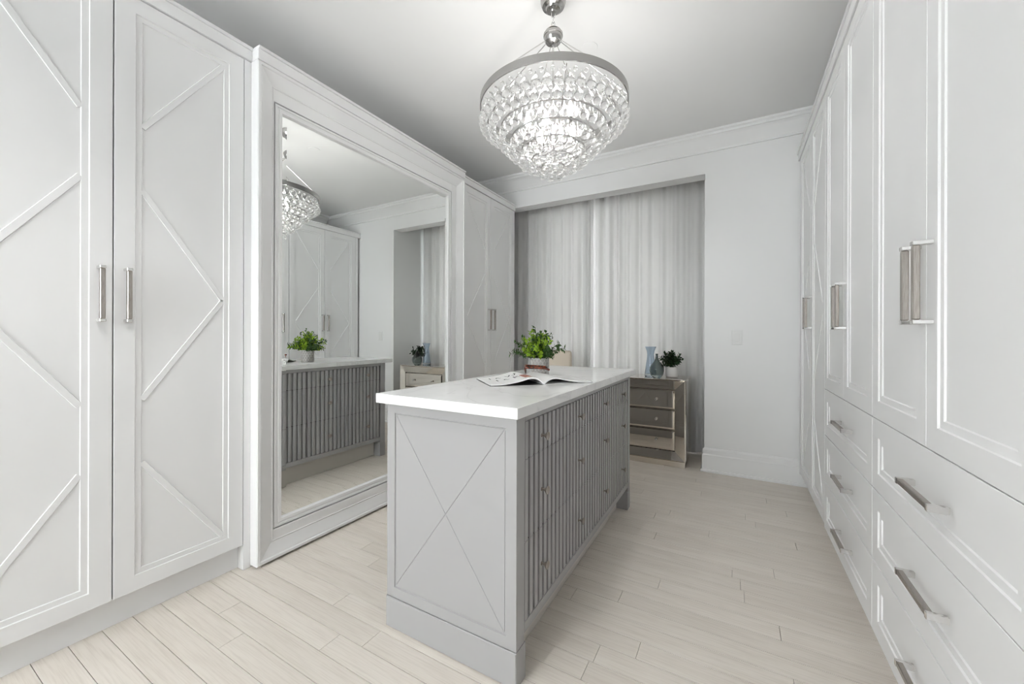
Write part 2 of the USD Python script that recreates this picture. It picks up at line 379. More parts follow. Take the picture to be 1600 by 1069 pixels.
DZ0, DZ1 = 0.122, 2.452
def lattice_pair(parent, fc, a0, am, a1, z0, z1, h_z, hl=.207):
    """two tall doors with an X of strips running across the pair, twice"""
    zi0, zi1 = z0 + .0835, z1 - .0835; zm = (zi0 + zi1) / 2
    A0, A1 = a0 + .0835, a1 - .0835
    segs = [((A0, zi1), (A1, zm)), ((A1, zi1), (A0, zm)), ((A0, zm), (A1, zi0)), ((A1, zm), (A0, zi0))]
    for i, (d0, d1) in enumerate(((a0, am - .002), (am + .002, a1))):
        d = put(parent, 'door', rect_rings(d0, d1, z0, z1, DP), 'white_lacquer', fc)
        r = (d0 + .0832, d1 - .0832, zi0, zi1)
        lattice(d, fc, [c for c in (clip(p, q, r) for p, q in segs) if c])
        handle(d, fc, am + (-.037 if i == 0 else .037), h_z, hl)

def carcass(parent, fc, a0, a1, z1, depth, fill0=0, fill1=0, kick_n=-.05, z0=.10):
    b = [fbx(fc, a0, a1, z0 + .018, z1, -depth, -T - .002)]
    part(parent, 'body', cat(b), 'white_lacquer')
    part(parent, 'toe_kick', fbx(fc, a0, a1, 0.0005, z0 + .016, -depth, kick_n), 'white_lacquer')

LD = 0.60
FL = face('+x', XL)
LA0, LA1 = .095, 1.005
near = thing('wardrobe', 'white double wardrobe with lattice doors left of the tall mirror, nearest the camera', 'wardrobe', (XL, (LA0 + LA1) / 2, 0), group='white wardrobes with crossed strips on the doors')
carcass(near, FL, LA0, LA1, DZ1 + .06, LD)
lattice_pair(near, FL, LA0 + .0015, .550, LA1 - .0015, DZ0, DZ1, 1.281)
copy_of(near, (XL, (LA0 + LA1) / 2 + 2.642, 0), 0, 'white double wardrobe with lattice doors between the tall mirror and the curtains')
FRT = face('-x', XR)
copy_of(near, (XR, 3.137, 0), 180, 'white double wardrobe with lattice doors beside the light switch wall')
# fillers that close the runs against the walls
solo('trim_4', cat([bx(XL - .3, XL - .002, LA1 + 2.643, YB - .002, .0005, DZ1 + .06), ]), 'white_lacquer', kind='structure', label='narrow white filler at the end of the left wardrobes')
solo('trim_5', bx(XR + .002, XR + .3, 3.5935, YB - .032, .10, DZ1 + .06), 'white_lacquer', kind='structure', label='narrow white filler between right wardrobe and back wall')

# fascia strips above the doors
FZ0, FZ1 = 2.4555, 2.520
def fascia(name, pieces, fc, label):
    ms = []
    for a0, a1, n in pieces:
        ms += [fbx(fc, a0, a1, FZ0, FZ1 - .014, -.58, n, .002), fbx(fc, a0, a1, FZ1 - .014, FZ1, -.58, n + .008, .002)]
    solo(name, cat(ms), 'white_lacquer', kind='structure', label=label)
fascia('trim_6', [(LA0, 1.0365, .008), (1.037, 2.700, .060), (2.7005, YB - .001, .008)], FL, 'white top rail above the left wardrobes and mirror')
fascia('trim_7', [(.935, YB - .001, .008)], FRT, 'white top rail above the right wardrobes')

# tall cupboards with drawers on the right
def cupboard(label, a0, a1, seam):
    t = thing('cupboard', label, 'cupboard', (XR, (a0 + a1) / 2, 0), group='white cupboards with three drawers below two doors')
    carcass(t, FRT, a0, a1, DZ1 + .06, .59)
    for i, (d0, d1) in enumerate(((a0 + .0015, seam - .0015), (seam + .0015, a1 - .0015))):
        d = put(t, 'door', rect_rings(d0, d1, .8495, DZ1, DP), 'white_lacquer', FRT)
        handle(d, FRT, seam + (-.037 if i == 0 else .037), 1.265, .207)
    for z0, z1 in ((.6035, .8465), (.3535, .6005), (.103, .3505)):
        d = put(t, 'drawer', rect_rings(a0 + .0015, a1 - .0015, z0, z1, DP), 'white_lacquer', FRT)
        handle(d, FRT, (a0 + a1) / 2 - (.03 if a0 < 1.5 else .06), (z0 + z1) / 2 + .012, .207, True)
    return t
cupboard('white cupboard with three wide drawers, nearest on the right-hand run', .941, 1.833, 1.385)
cupboard('narrower white cupboard with three drawers, between lattice wardrobe and nearest cupboard', 1.834, 2.6795, 2.257)

# ------------------------------------------------------------------ tall mirror
MG = -2.030
FM = face('+x', MG)
mu = thing('mirror', 'tall white-framed mirror built in between the left wardrobes', 'mirror', (XL, 1.87, 0))
M0, M1, MZ0, MZ1 = 1.037, 2.700, .012, 2.4545
fn = XM - MG
OUT = [(0, -.05), (0, fn - .004), (.004, fn), (.016, fn), (.020, fn - .006), (.026, fn - .007), (.080, fn - .026), (.086, fn - .023), (.090, fn - .026), (.090, -.05)]
def ring_frame(prof, a0, a1, z0, z1):
    v, f = rect_rings(a0, a1, z0, z1, prof, cap=False, back=False)
    K = len(prof); ex = []
    for i in range(4):
        j = (i + 1) % 4; b = 4 * (K - 1); ex += [(b + i, b + j, j), (b + i, j, i)]
    return v, np.vstack([f, ex])
def frame_sides(prof, a0, a1, z0, z1):
    """the four mitred lengths of a frame, each a mesh of its own"""
    v, f = ring_frame(prof, a0, a1, z0, z1); K = len(prof); out = []
    for i in range(4):
        j = (i + 1) % 4
        idx = [4 * k + i for k in range(K)] + [4 * k + j for k in range(K)]
        vv = v[idx]; ff = []
        for k in range(K):
            k2 = (k + 1) % K; ff += [(k, K + k, K + k2), (k, K + k2, k2)]
        out.append((vv, np.array(ff)))
    return out
for vf in frame_sides(OUT, M0, M1, MZ0, MZ1): put(mu, 'frame_rail', vf, 'white_lacquer', FM)
I0, I1, IZ0, IZ1 = M0 + .0965, M1 - .152, .156, 2.300
# right and top frame members are a little wider: fill the reveal with a dark backing
part(mu, 'reveal', fbx(FM, M0 + .07, M1 - .07, MZ0 + .07, MZ1 - .07, -.019, -.0165), 'dark_gap')
part(mu, 'frame_inset', cat([fbx(FM, I1 + .004, M1 - .088, MZ0 + .085, MZ1 - .085, -.016, fn - .026, .002), fbx(FM, M0 + .085, I1 + .004, IZ1 + .004, MZ1 - .085, -.016, fn - .0262, .002), fbx(FM, M0 + .085, I1 + .004, MZ0 + .085, IZ0 - .006, -.016, fn - .0262, .002)]), 'white_lacquer')
INN = [(0, -.016), (0, .010), (.003, .013), (.012, .013), (.015, .010), (.020, .010), (.023, .013), (.036, .012), (.042, .002), (.042, -.016)]
for vf in frame_sides(INN, I0, I1, IZ0, IZ1): put(mu, 'inner_frame_rail', vf, 'white_lacquer', FM)
gz = [(0, -.012), (0, -.0013), (.026, 0)]
put(mu, 'glass', rect_rings(I0 + .040, I1 - .040, IZ0 + .040, IZ1 - .040, gz), 'silver_mirror', FM, label='bevelled mirror glass')
part(mu, 'side_panel', bx(XL - .4, XL, 1.0055, 1.0365, .0005, DZ1), 'white_lacquer')
part(mu, 'side_panel', bx(XL - .4, XL, 2.7005, 2.7365, .0005, DZ1), 'white_lacquer')
part(mu, 'back_panel', bx(XL - .02, MG - .0185, 1.037, 2.700, .0005, DZ1), 'white_lacquer')

# ------------------------------------------------------------------ island
IX0, IX1, IY0, IY1 = -1.180, -.603, 1.096, 2.646
CT0, CT1 = .871, .907
isl = thing('island', 'grey dressing-room island with fluted drawers in the middle of the floor', 'island', ((IX0 + IX1) / 2, (IY0 + IY1) / 2, 0))
FI = {'r': face('+x', IX1 - .012), 'l': face('-x', IX0 + .012)}
part(isl, 'body', bx(IX0 + .034, IX1 - .034, IY0 + .06, IY1 - .06, .145, CT0 - .0005), 'grey_lacquer')
part(isl, 'toe_kick', bx(IX0 + .07, IX1 - .07, IY0 + .07, IY1 - .07, .0005, .1445), 'steel_kick', label='metal-faced recessed toe kick')
EP = [(0, -.05), (0, -.001), (.001, 0), (.042, 0), (.044, -.005), (.046, -.006)]
for sgn, yy, nm in ((-1, IY0, '-y'), (1, IY1, '+y')):
    fc = face(nm, yy)
    ep = put(isl, 'end_panel', rect_rings(IX0, IX1, .1185, CT0 - .0005, [(0, -.055), (0, -.001), (.001, 0), (.040, 0), (.0425, -.005), (.0425, -.005)]), 'grey_lacquer', fc)
    # four triangular fields, parted by the engraved X
    a0, a1, z0, z1 = IX0 + .0435, IX1 - .0435, .1185 + .0435, CT0 - .044
    cx, cz = (a0 + a1) / 2, (z0 + z1) / 2
    for tri in ([(a0, z0), (a1, z0), (cx, cz)], [(a1, z0), (a1, z1), (cx, cz)], [(a1, z1), (a0, z1), (cx, cz)], [(a0, z1), (a0, z0), (cx, cz)]):
        P0 = Polygon(tri); pl = P0.buffer(-.0012, join_style=2); top = P0.buffer(-.0026, join_style=2)
        A, B = np.array(pl.exterior.coords)[:3], np.array(top.exterior.coords)[:3]
        v = np.array([(*p, -.0052) for p in A] + [(*p, -.0032) for p in B])
        f = [(3, 4, 5)] + [t for i in range(3) for t in ((i, (i + 1) % 3, 3 + (i + 1) % 3), (i, 3 + (i + 1) % 3, 3 + i))]
        m = trimesh.Trimesh(v, np.array(f), process=False)
        if m.face_normals[0][2] < 0: m.invert()
        put(ep, 'panel_field', m, 'grey_lacquer', fc)
    pl = rect_rings(IX0 - .001, IX1 + .001, .0008, .1165, [(0, -.062), (0, .0005), (.0025, .004)])
    put(isl, 'plinth', pl, 'grey_lacquer', fc)
for s in 'rl':                                       # face frames: rails and stiles round the drawers
    fc = FI[s]; n0, n1 = -.02, .012
    a0, a1 = IY0 + .056, IY1 - .056
    part(isl, 'rail', fbx(fc, a0, a1, .846, CT0 - .0005, n0, n1, .001), 'grey_lacquer')
    part(isl, 'rail', fbx(fc, a0, a1, .1455, .180, n0, n1, .001), 'grey_lacquer')
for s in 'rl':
    for zz in (.717, .444): part(isl, 'drawer_divider', fbx(FI[s], IY0 + .059, IY1 - .059, zz - .0009, zz + .0009, -.020, .0080), 'gap_shade_grey')  # dark strips set in the gaps, painted to stand in for their shade
PITCH = .0383
ZR = ((.7180, .8430), (.4450, .7160), (.1830, .4430))
def fluted(a0, a1, z0, z1):
    """a drawer front of square reeds with slanted grooves between"""
    n = max(1, round((a1 - a0) / PITCH)); p = (a1 - a0) / n; prof = [(a0, -.018)]
    for k in range(n):
        b = a0 + k * p
        prof += [(b + .0002, -.003), (b + .0006, .0108), (b + .0013, .0115), (b + p - .0153, .0115), (b + p - .0146, .0108), (b + p - .0140, -.003)]
    prof += [(a1, -.018)]
    P = np.array(prof); N = len(P)
    v = np.array([(x, z0, n_) for x, n_ in P] + [(x, z1, n_) for x, n_ in P]); f = []
    for i in range(N):
        j = (i + 1) % N; f += [(i, N + i, N + j), (i, N + j, j)]
    vv, tri = trimesh.creation.triangulate_polygon(Polygon(P), engine='earcut')
    d = {tuple(np.round(x, 7)): i for i, x in enumerate(P)}; mp = [d[tuple(np.round(x, 7))] for x in vv]
    f += [(mp[t[0]], mp[t[1]], mp[t[2]]) for t in tri] + [(N + mp[t[0]], N + mp[t[2]], N + mp[t[1]]) for t in tri]
    m = trimesh.Trimesh(v, np.array(f), process=False); m.fix_normals()
    return np.array(m.vertices), np.array(m.faces)
def knob(parent, fc, a, z, n):
    pr = [(0, 0), (.0070, 0), (.0070, .0025), (.0036, .004), (.0034, .009), (.005, .012), (.0105, .0185), (.0152, .0225), (.0158, .0238), (.0148, .0248), (.008, .0212), (.003, .0195), (0, .019)]
    l = lathe(pr, 20)
    v = np.array(l.vertices); v = np.stack([a + v[:, 0], z + v[:, 1], n + v[:, 2]], 1)
    put(parent, 'knob', (v, np.array(l.faces)), 'knob_metal', fc, smooth=40)
ymid = (IY0 + IY1) / 2
for s in 'rl':
    fc = FI[s]
    for z0, z1 in ZR:
        for d0, d1, ks in ((IY0 + .0585, ymid - .001, (1.285, 1.668)), (ymid + .001, IY1 - .0585, (2.052, 2.435))):
            d = put(isl, 'drawer', fluted(d0, d1, z0, z1), 'grey_lacquer', fc)
            kz = {.7180: .772, .4450: .578, .1830: .311}[z0]
            for k in ks: knob(d, fc, k, kz, .0113)
part(isl, 'countertop', bx(-1.200, -.578, 1.056, 2.715, CT0, CT1, .0015), 'quartz', label='white veined quartz top')

# ------------------------------------------------------------------ chandelier
CX, CYY = -.790, 1.800
ch = thing('chandelier', 'round tiered crystal chandelier with chrome ring hanging over the island', 'chandelier', (CX, CYY, 1.9))
part(ch, 'canopy', lathe([(0, 2.738), (.012, 2.738), (.016, 2.744), (.034, 2.748), (.038, 2.756), (.054, 2.764), (.060, 2.778), (.063, 2.790), (.063, 2.8125), (0, 2.8125)], 36, (CX, CYY, 0)), 'dark_chrome', smooth=35)
for k in range(3):
    zc = 2.727 - k * .0265; a = k * PI / 2 + .4
    q = np.linspace(0, 2 * PI, 20, endpoint=False)
    e = np.array([math.cos(a), math.sin(a), 0])
    pts = [np.array([CX, CYY, zc]) + e * .0085 * math.cos(t) + np.array([0, 0, .018 * math.sin(t)]) for t in q]
    part(ch, 'chain_link', tube(pts, .0024, 8, True), 'chrome', smooth=True)
part(ch, 'hub', lathe([(0, 2.580), (.020, 2.581), (.036, 2.588), (.044, 2.600), (.045, 2.614), (.048, 2.616), (.048, 2.628), (.045, 2.630), (.040, 2.640), (.026, 2.650), (.012, 2.655), (.008, 2.666), (0, 2.666)], 32, (CX, CYY, 0)), 'dark_chrome', smooth=30)
RR = .3626
for k in range(6):
    a = k * PI / 3 + .28; c, s = math.cos(a), math.sin(a)
    part(ch, 'rod', tube([(CX + .036 * c, CYY + .036 * s, 2.588), (CX + (RR - .006) * c, CYY + (RR - .006) * s, 2.281)], .0026, 8), 'chrome', smooth=40)
def band(r0, r1, z0, z1, n=72): 
    m = lathe([(r0, z0), (r1, z0), (r1, z1), (r0, z1), (r0, z0)], n, (CX, CYY, 0)); return m
part(ch, 'ring', band(RR - .006, RR, 2.248, 2.283, 96), 'dark_chrome', smooth=30)
part(ch, 'stem', tube([(CX, CYY, 2.573), (CX, CYY, 1.985)], .005, 10), 'chrome', smooth=40)
TIERS = [(.346, 2.250, 46), (.303, 2.202, 40), (.258, 2.152, 34), (.207, 2.100, 27), (.155, 2.050, 20), (.104, 2.004, 13), (.054, 1.970, 7)]
def drop(L, R, n=14):
    zs = np.array([0, .015, .06, .14, .25, .36, .47, .58, .67, .76, .88, 1.0]); rs = np.array([0, .30, .60, .86, 1.0, 1.0, .88, .66, .42, .24, .15, .12])
    return [(R * r, L * (z - 1)) for r, z in zip(rs, zs)] + [(0, 0)]
DROP = lathe(drop(.064, .0212), 18)
SMALL = lathe(drop(.046, .0175), 16)
BEAD = trimesh.creation.icosphere(2, .0098)
def placed(m, p): return trimesh.Trimesh(np.array(m.vertices) + np.array(p), np.array(m.faces), process=False)
for t, (R, z, n) in enumerate(TIERS):
    if t: part(ch, 'tier_ring', band(R - .002, R + .002, z - .002, z + .005, max(24, n * 2)), 'chrome', smooth=30)
    last = t >= 5
    for k in range(n):
        a = 2 * PI * (k + .5 * (t % 2)) / n + t * .07
        p = (CX + R * math.cos(a), CYY + R * math.sin(a), z - (.026 if t == 0 else .008))
        part(ch, 'crystal_drop', placed(SMALL if last else DROP, p), 'crystal', smooth=True)
        if t < 5:
            a2 = a + PI / n
            part(ch, 'crystal_bead', placed(BEAD, (CX + R * math.cos(a2), CYY + R * math.sin(a2), z - .022)), 'crystal', smooth=True)
part(ch, 'crystal_drop', placed(SMALL, (CX, CYY, 1.948)), 'crystal', smooth=True)
for k in range(3):                                    # stays that carry the tier rings
    a = k * 2 * PI / 3 + 1.1; c, s = math.cos(a), math.sin(a)
    part(ch, 'stay', tube([(CX + (R - .004) * c, CYY + (R - .004) * s, z) for R, z, n in TIERS], .0022, 6), 'chrome', smooth=40)
for k in range(6):
    a = k * PI / 3 + .6; r = .125 if k % 2 else .10; z0 = 2.125 if k % 2 else 2.085
    c, s = math.cos(a), math.sin(a); px, py = CX + r * c, CYY + r * s
    part(ch, 'lamp_arm', tube([(CX, CYY, z0 - .03), (CX + r * .6 * c, CYY + r * .6 * s, z0 - .035), (px, py, z0 - .02), (px, py, z0 + .004)], .004, 8), 'chrome', smooth=40)
    part(ch, 'socket', lathe([(0, z0), (.012, z0), (.0125, z0 + .035), (.009, z0 + .038), (0, z0 + .038)], 14, (px, py, 0)), 'chrome', smooth=40)
    part(ch, 'bulb', lathe([(0, z0 + .0385), (.009, z0 + .040), (.0165, z0 + .060), (.0155, z0 + .078), (.008, z0 + .100), (.003, z0 + .112), (0, z0 + .113)], 14, (px, py, 0)), 'bulb_glow', smooth=True)

# ------------------------------------------------------------------ curtains
def curtain(name, label, x0, x1, y, amp, seed, z0=.012, z1=2.80):
    r = np.random.default_rng(seed); n = 360; x = np.linspace(x0, x1, n)
    ph = np.cumsum(np.interp(x, np.linspace(x0, x1, 14), r.uniform(.75, 1.3, 14))) * (x1 - x0) / n * 2 * PI / .135 + r.uniform(0, 6)
    am = np.interp(x, np.linspace(x0, x1, 12), r.uniform(.55, 1.15, 12)) * amp
    zs = np.linspace(z0, z1, 9); v = []
    for z in zs:
        t = (z1 - z) / (z1 - z0); k = .75 + .45 * t
        yy = y + am * k * np.sin(ph + .25 * t * np.sin(3 * x + seed)) + .2 * amp * np.sin(2.3 * ph + 1)
        v += [(a, b, z) for a, b in zip(x, yy)]
    f = []
    for i in range(len(zs) - 1):
        for j in range(n - 1):
            a = i * n + j; f += [(a, a + 1, a + n + 1), (a, a + n + 1, a + n)]
    v = np.array(v); f = np.array(f); N = len(v)
    back = v + np.array([0, .0016, 0]); edge = []
    rim = list(range(0, n)) + [k * n + n - 1 for k in range(1, len(zs))] + list(range(N - 2, N - n - 1, -1)) + [k * n for k in range(len(zs) - 2, 0, -1)]
    for a, b in zip(rim, rim[1:] + rim[:1]): edge += [(a, N + a, N + b), (a, N + b, b)]
    m = trimesh.Trimesh(np.vstack([v, back]), np.vstack([f, f[:, ::-1] + N, edge]), process=False)
    return solo(name, m, 'linen', smooth=True, label=label, cat='curtain', group='off-white curtains across the window recess')
curtain('curtain', 'off-white pleated curtain hanging beside the left wardrobe, behind the green plant', XWL + .03, -1.345, 4.075, .026, 3)
curtain('curtain', 'off-white pleated curtain hanging behind the mirrored chest', -1.415, XA - .035, 4.165, .030, 8)

# ------------------------------------------------------------------ mirrored chest
QX0, QX1, QY0, QY1, QZ = -1.135, -.357, 3.630, 4.045, .755
cb = thing('chest', 'mirrored chest of three drawers standing by the curtain behind the island', 'chest', ((QX0 + QX1) / 2, (QY0 + QY1) / 2, 0))
part(cb, 'body', bx(QX0 + .012, QX1 - .012, QY0 + .03, QY1 - .002, .05, QZ - .0065), 'antique_edge')
part(cb, 'plinth', bx(QX0 + .010, QX1 - .010, QY0 + .010, QY1 - .006, .0005, .0495, .002), 'antique_mirror')
FQ = face('-y', QY0 + .03)
PF = [(0, -.002), (0, .024), (.004, .028), (.078, .014), (.080, .010), (.080, -.002)]
for vf in frame_sides(PF, QX0 + .012, QX1 - .012, .052, QZ - .009): put(cb, 'mirror_facet', vf, 'antique_mirror', FQ)
di0, di1 = QX0 + .096, QX1 - .096
for z0, z1 in ((.498, .655), (.322, .480), (.142, .304)):
    d = put(cb, 'drawer', rect_rings(di0, di1, z0, z1, [(0, -.004), (0, .0155), (.012, .0175)]), 'antique_mirror', FQ)
    for q in (-.145, .145):
        l = lathe([(0, 0), (.004, 0), (.004, .010), (.0095, .014), (.0115, .019), (.009, .024), (0, .026)], 12)
        v = np.array(l.vertices); put(d, 'knob', (np.stack([(QX0 + QX1) / 2 + q + v[:, 0], (z0 + z1) / 2 + v[:, 1], .0178 + v[:, 2]], 1), np.array(l.faces)), 'crystal' if False else 'chrome', FQ, smooth=40)
for fc, a0, a1 in ((face('+x', QX1 - .012), QY0 + .012, QY1 - .004), (face('-x', QX0 + .012), QY0 + .012, QY1 - .004)):
    put(cb, 'side_panel', rect_rings(a0, a1, .052, QZ - .009, [(0, -.001), (0, .007), (.016, .011)]), 'antique_mirror', fc)
part(cb, 'top', bx(QX0, QX1, QY0, QY1, QZ - .006, QZ, .002), 'antique_mirror')

# things on the chest
def vessel(out, wall, n=32):
    o = np.array(out, float); inn = [(max(r - wall, .0), z) for r, z in out if z > wall * 2][::-1]
    return [(0, o[0][1])] + [tuple(q) for q in o] + inn + [(0, inn[-1][1])]
bv = vessel([(.046, 0), (.052, .004), (.051, .030), (.043, .100), (.033, .170), (.0305, .205), (.034, .232), (.047, .268), (.050, .276)], .004)
solo('vase', lathe(bv, 32, (-.676, 3.785, QZ + .0005)), 'blue_glass', smooth=35, label='tall blue glass vase with a flared rim on the mirrored chest', cat='vase')
rv = vessel([(.026, 0), (.034, .003), (.054, .030), (.063, .066), (.060, .096), (.044, .124), (.022, .150), (.0125, .175), (.010, .205), (.012, .216)], .0035)
solo('vase', lathe(rv, 32, (-.606, 3.688, QZ + .0005)), 'smoke_glass', smooth=35, label='round smoky glass bud vase with slim neck in front of the blue vase', cat='vase')

def leaves(stems, size, nper, seed, spread=.9, pairs=True):
    """small folded leaves set along the stems; returns a mesh"""
    r = np.random.default_rng(seed); V, Fc = [], []
    for pts in stems:
        pts = np.array(pts); L = len(pts)
        for i in range(nper):
            t = .25 + .75 * (i + r.uniform(0, .6)) / nper; q = min(t, 1) * (L - 1); k = min(int(q), L - 2); c = pts[k] + (pts[k + 1] - pts[k]) * (q - k)
            ax = pts[k + 1] - pts[k]; ax = ax / np.linalg.norm(ax)
            for sgn in ((-1, 1) if pairs else (1,)):
                th = r.uniform(0, 2 * PI)
                s = np.cross(ax, [math.cos(th), math.sin(th), .3]); s /= np.linalg.norm(s)
                d = ax * r.uniform(.3, .9) + s * spread; d /= np.linalg.norm(d)
                nrm = np.cross(d, np.cross(ax, d) + r.normal(0, .35, 3)); nrm /= np.linalg.norm(nrm) + 1e-9
                wv = np.cross(nrm, d); l = size * r.uniform(.7, 1.2); wd = l * r.uniform(.24, .32)
                b = len(V)
                V += [c, c + d * l * .45 + wv * wd + nrm * l * .05, c + d * l * .48 - nrm * l * .03, c + d * l * .45 - wv * wd + nrm * l * .05, c + d * l - nrm * l * .06]
                Fc += [(b, b + 2, b + 1), (b, b + 3, b + 2), (b + 1, b + 2, b + 4), (b + 2, b + 3, b + 4)]
    return trimesh.Trimesh(np.array(V), np.array(Fc), process=False)
def stems_of(c, dirs, seed):
    r = np.random.default_rng(seed); out = []
    for (dx, dy, dz) in dirs:
        a = np.array(c) + np.array([r.normal(0, .012), r.normal(0, .012), 0]); d = np.array([dx, dy, dz]); n = 6
        out.append([a + d * t * (1 - .12 * t * 0) + np.array([0, 0, .25 * t * (1 - t) * np.linalg.norm(d)]) for t in np.linspace(0, 1, n)])
    return out
pc = (-.500, 3.835, QZ + .0005)
pt = thing('potted_plant', 'small dark green plant in a round white ribbed pot on the mirrored chest', 'plant', pc)
prib = [(0, 0), (.040, 0)] + [(.047 + .007 * math.sin(PI * z / .09) + .0008 * (i % 2), z) for i, z in enumerate(np.linspace(.006, .088, 18))] + [(.044, .094), (.041, .090), (.040, .078), (0, .078)]
part(pt, 'pot', lathe(prib, 32, pc), 'white_ceramic', smooth=40)
part(pt, 'soil', lathe([(0, .0785), (.0395, .0785), (.030, .086), (0, .088)], 20, pc), 'soil')
r = np.random.default_rng(4); dirs = []
for k in range(60):
    a = r.uniform(0, 2 * PI); e = r.uniform(.02, 1.0) ** .8; el = e * PI / 2
    L = r.uniform(.08, .15); dirs.append((L * math.cos(a) * math.cos(el) * .95, L * math.sin(a) * math.cos(el) * .75, L * math.sin(el) * .95 + .012))
st = stems_of((pc[0], pc[1], pc[2] + .084), dirs, 5)
part(pt, 'stems', cat([tube(s, .0011, 4) for s in st]), 'stem', kind='stuff')
part(pt, 'foliage', leaves(st, .030, 7, 6), 'leaf_dark', kind='stuff')

# ------------------------------------------------------------------ things on the island
ic = (-.958, 2.012, CT1 + .0005)
ip = thing('potted_plant', 'bright lime green bushy plant in a grey patterned pot on the island', 'plant', ic)
part(ip, 'pot', lathe([(0, 0), (.047, 0), (.049, .002), (.0505, .096), (.050, .098), (.0475, .098), (.0465, .082), (0, .082)], 40, ic), 'pot_ceramic', smooth=35)
rel = []
def hexring(th0, zc, R=.0105, w=.0016):
    """a raised hexagon outline wrapped round the pot"""
    V, Fc = [], []
    for j in range(6):
        q = PI / 3 * j
        for rr, dn in ((R + w, .0), (R + w * .6, .0014), (R - w * .6, .0014), (R - w, .0)):
            s, h = rr * math.sin(q), rr * math.cos(q); z = zc + h; rp = .049 + .0015 * z / .094 + dn + .0001; th = th0 + s / .0495
            V.append((ic[0] + rp * math.cos(th), ic[1] + rp * math.sin(th), ic[2] + z))
    for j in range(6):
        k = (j + 1) % 6
        for i in range(3): Fc += [(4 * j + i, 4 * j + i + 1, 4 * k + i + 1), (4 * j + i, 4 * k + i + 1, 4 * k + i)]
    return trimesh.Trimesh(np.array(V), np.array(Fc), process=False)
NH = 15
for row, zc in enumerate((.016, .0335, .051, .0685, .084)):
    for k in range(NH): rel.append(hexring(2 * PI * (k + .5 * (row % 2)) / NH, zc))
part(ip, 'hexagon_relief', cat(rel), 'pot_relief', kind='stuff')
part(ip, 'soil', lathe([(0, .0825), (.046, .0825), (.035, .088), (0, .090)], 20, ic), 'soil')
r = np.random.default_rng(12); dl, dg = [], []
for k in range(74):
    a = r.uniform(0, 2 * PI); el = (r.uniform(0.02, 1.0) ** .75) * PI / 2
    L = r.uniform(.09, .155) if r.uniform() < .8 else r.uniform(.14, .175)
    d = (L * math.cos(a) * math.cos(el) * 1.0, L * math.sin(a) * math.cos(el) * .9, L * math.sin(el) * .95 + .006)
    vx = d[0] * .87 + d[1] * .49                       # towards picture left the leaves are limier
    (dl if (vx < .035 and abs(vx) < .085 and r.uniform() < .8) else dg).append(d)
# the long sprays: one straight up, one low to the left, one high to the right
for vx, up, dep in ((-.018, .185, .0), (-.015, .165, .02), (-.150, .040, .0), (-.142, .034, .01), (-.10, .10, .02), (.105, .125, .0), (.115, .095, .02), (.09, .15, .0), (.10, .02, -.02)):
    dg.append((vx * .87 - dep * .49, vx * .49 + dep * .87, up))
ctr = (ic[0] - .014, ic[1] - .006, ic[2] + .086)
sl, sg = stems_of(ctr, dl, 13), stems_of(ctr, dg, 14)
part(ip, 'stems', cat([tube(s, .0012, 4) for s in sl + sg]), 'stem', kind='stuff')
part(ip, 'foliage', leaves(sl, .025, 9, 15), 'leaf_lime', kind='stuff', label='bright lime green leaves')
part(ip, 'foliage', leaves(sg, .024, 9, 16), 'leaf_green', kind='stuff', label='darker green leaves')

# open magazine
S0 = np.array([-.757, 1.632]); U = np.array([.687, .727]); Wd = np.array([-.727, .687]); BH, BW = .292, .248
bk = thing('magazine', 'open magazine with black lettering lying on the island top', 'magazine', (S0[0], S0[1], CT1))
def bookmap(u, w, z): p = S0 + U * u + Wd * w; return (p[0], p[1], CT1 + .0006 + z)
def sheet(ut, zb, zt, w0=0, w1=BH):
    """a page block between the curves zb(u) and zt(u)"""
    n = len(ut); V = []
    for w_ in (w0, w1):
        V += [bookmap(u, w_, z) for u, z in zip(ut, zb)] + [bookmap(u, w_, z) for u, z in zip(ut, zt)]
    Fc = []; q = 2 * n
    for i in range(n - 1):
        Fc += [(n + i, n + i + 1, q + n + i + 1), (n + i, q + n + i + 1, q + n + i), (i, q + i + 1, i + 1), (i, q + i, q + i + 1),
               (i, i + 1, n + i + 1), (i, n + i + 1, n + i), (q + i, q + n + i + 1, q + i + 1), (q + i, q + n + i, q + n + i + 1)]
    for e in (0, n - 1): Fc += [(e, n + e, q + n + e), (e, q + n + e, q + e)]
    m = trimesh.Trimesh(np.array(V), np.array(Fc), process=False); m.fix_normals(); return m
us = np.linspace(0, 1, 26)
def arch(u): return .0215 * np.exp(-((u - .20) / .20) ** 2) * (1 - np.exp(-(u / .055) ** 2)) + .010 * np.exp(-((u - .45) / .26) ** 2)
for sg in (-1, 1):
    k = 1.0 if sg < 0 else .86
    low = arch(us) * k * (us > .02) + .0012; top = low + .0075 * (1 - .35 * us); low[0] = .0012; top[0] = .011
    part(bk, 'pages', sheet(sg * us * BW, low, top), 'paper', smooth=40)
    part(bk, 'cover', sheet(sg * np.linspace(0, 1.02, 4) * BW, np.zeros(4), np.full(4, .0009), -.002, BH + .002), 'cover_dark' if sg < 0 else 'paper')
part(bk, 'spine', sheet(np.array([-.006, 0, .006]), np.zeros(3) + .0009, np.array([.009, .011, .009]), -.001, BH + .001), 'paper')
def ztop(u): 
    a = abs(u) / BW; k = 1.0 if u < 0 else .86
    return float(arch(np.array(a)) * k + .0012 + .0075 * (1 - .35 * a)) + .0004
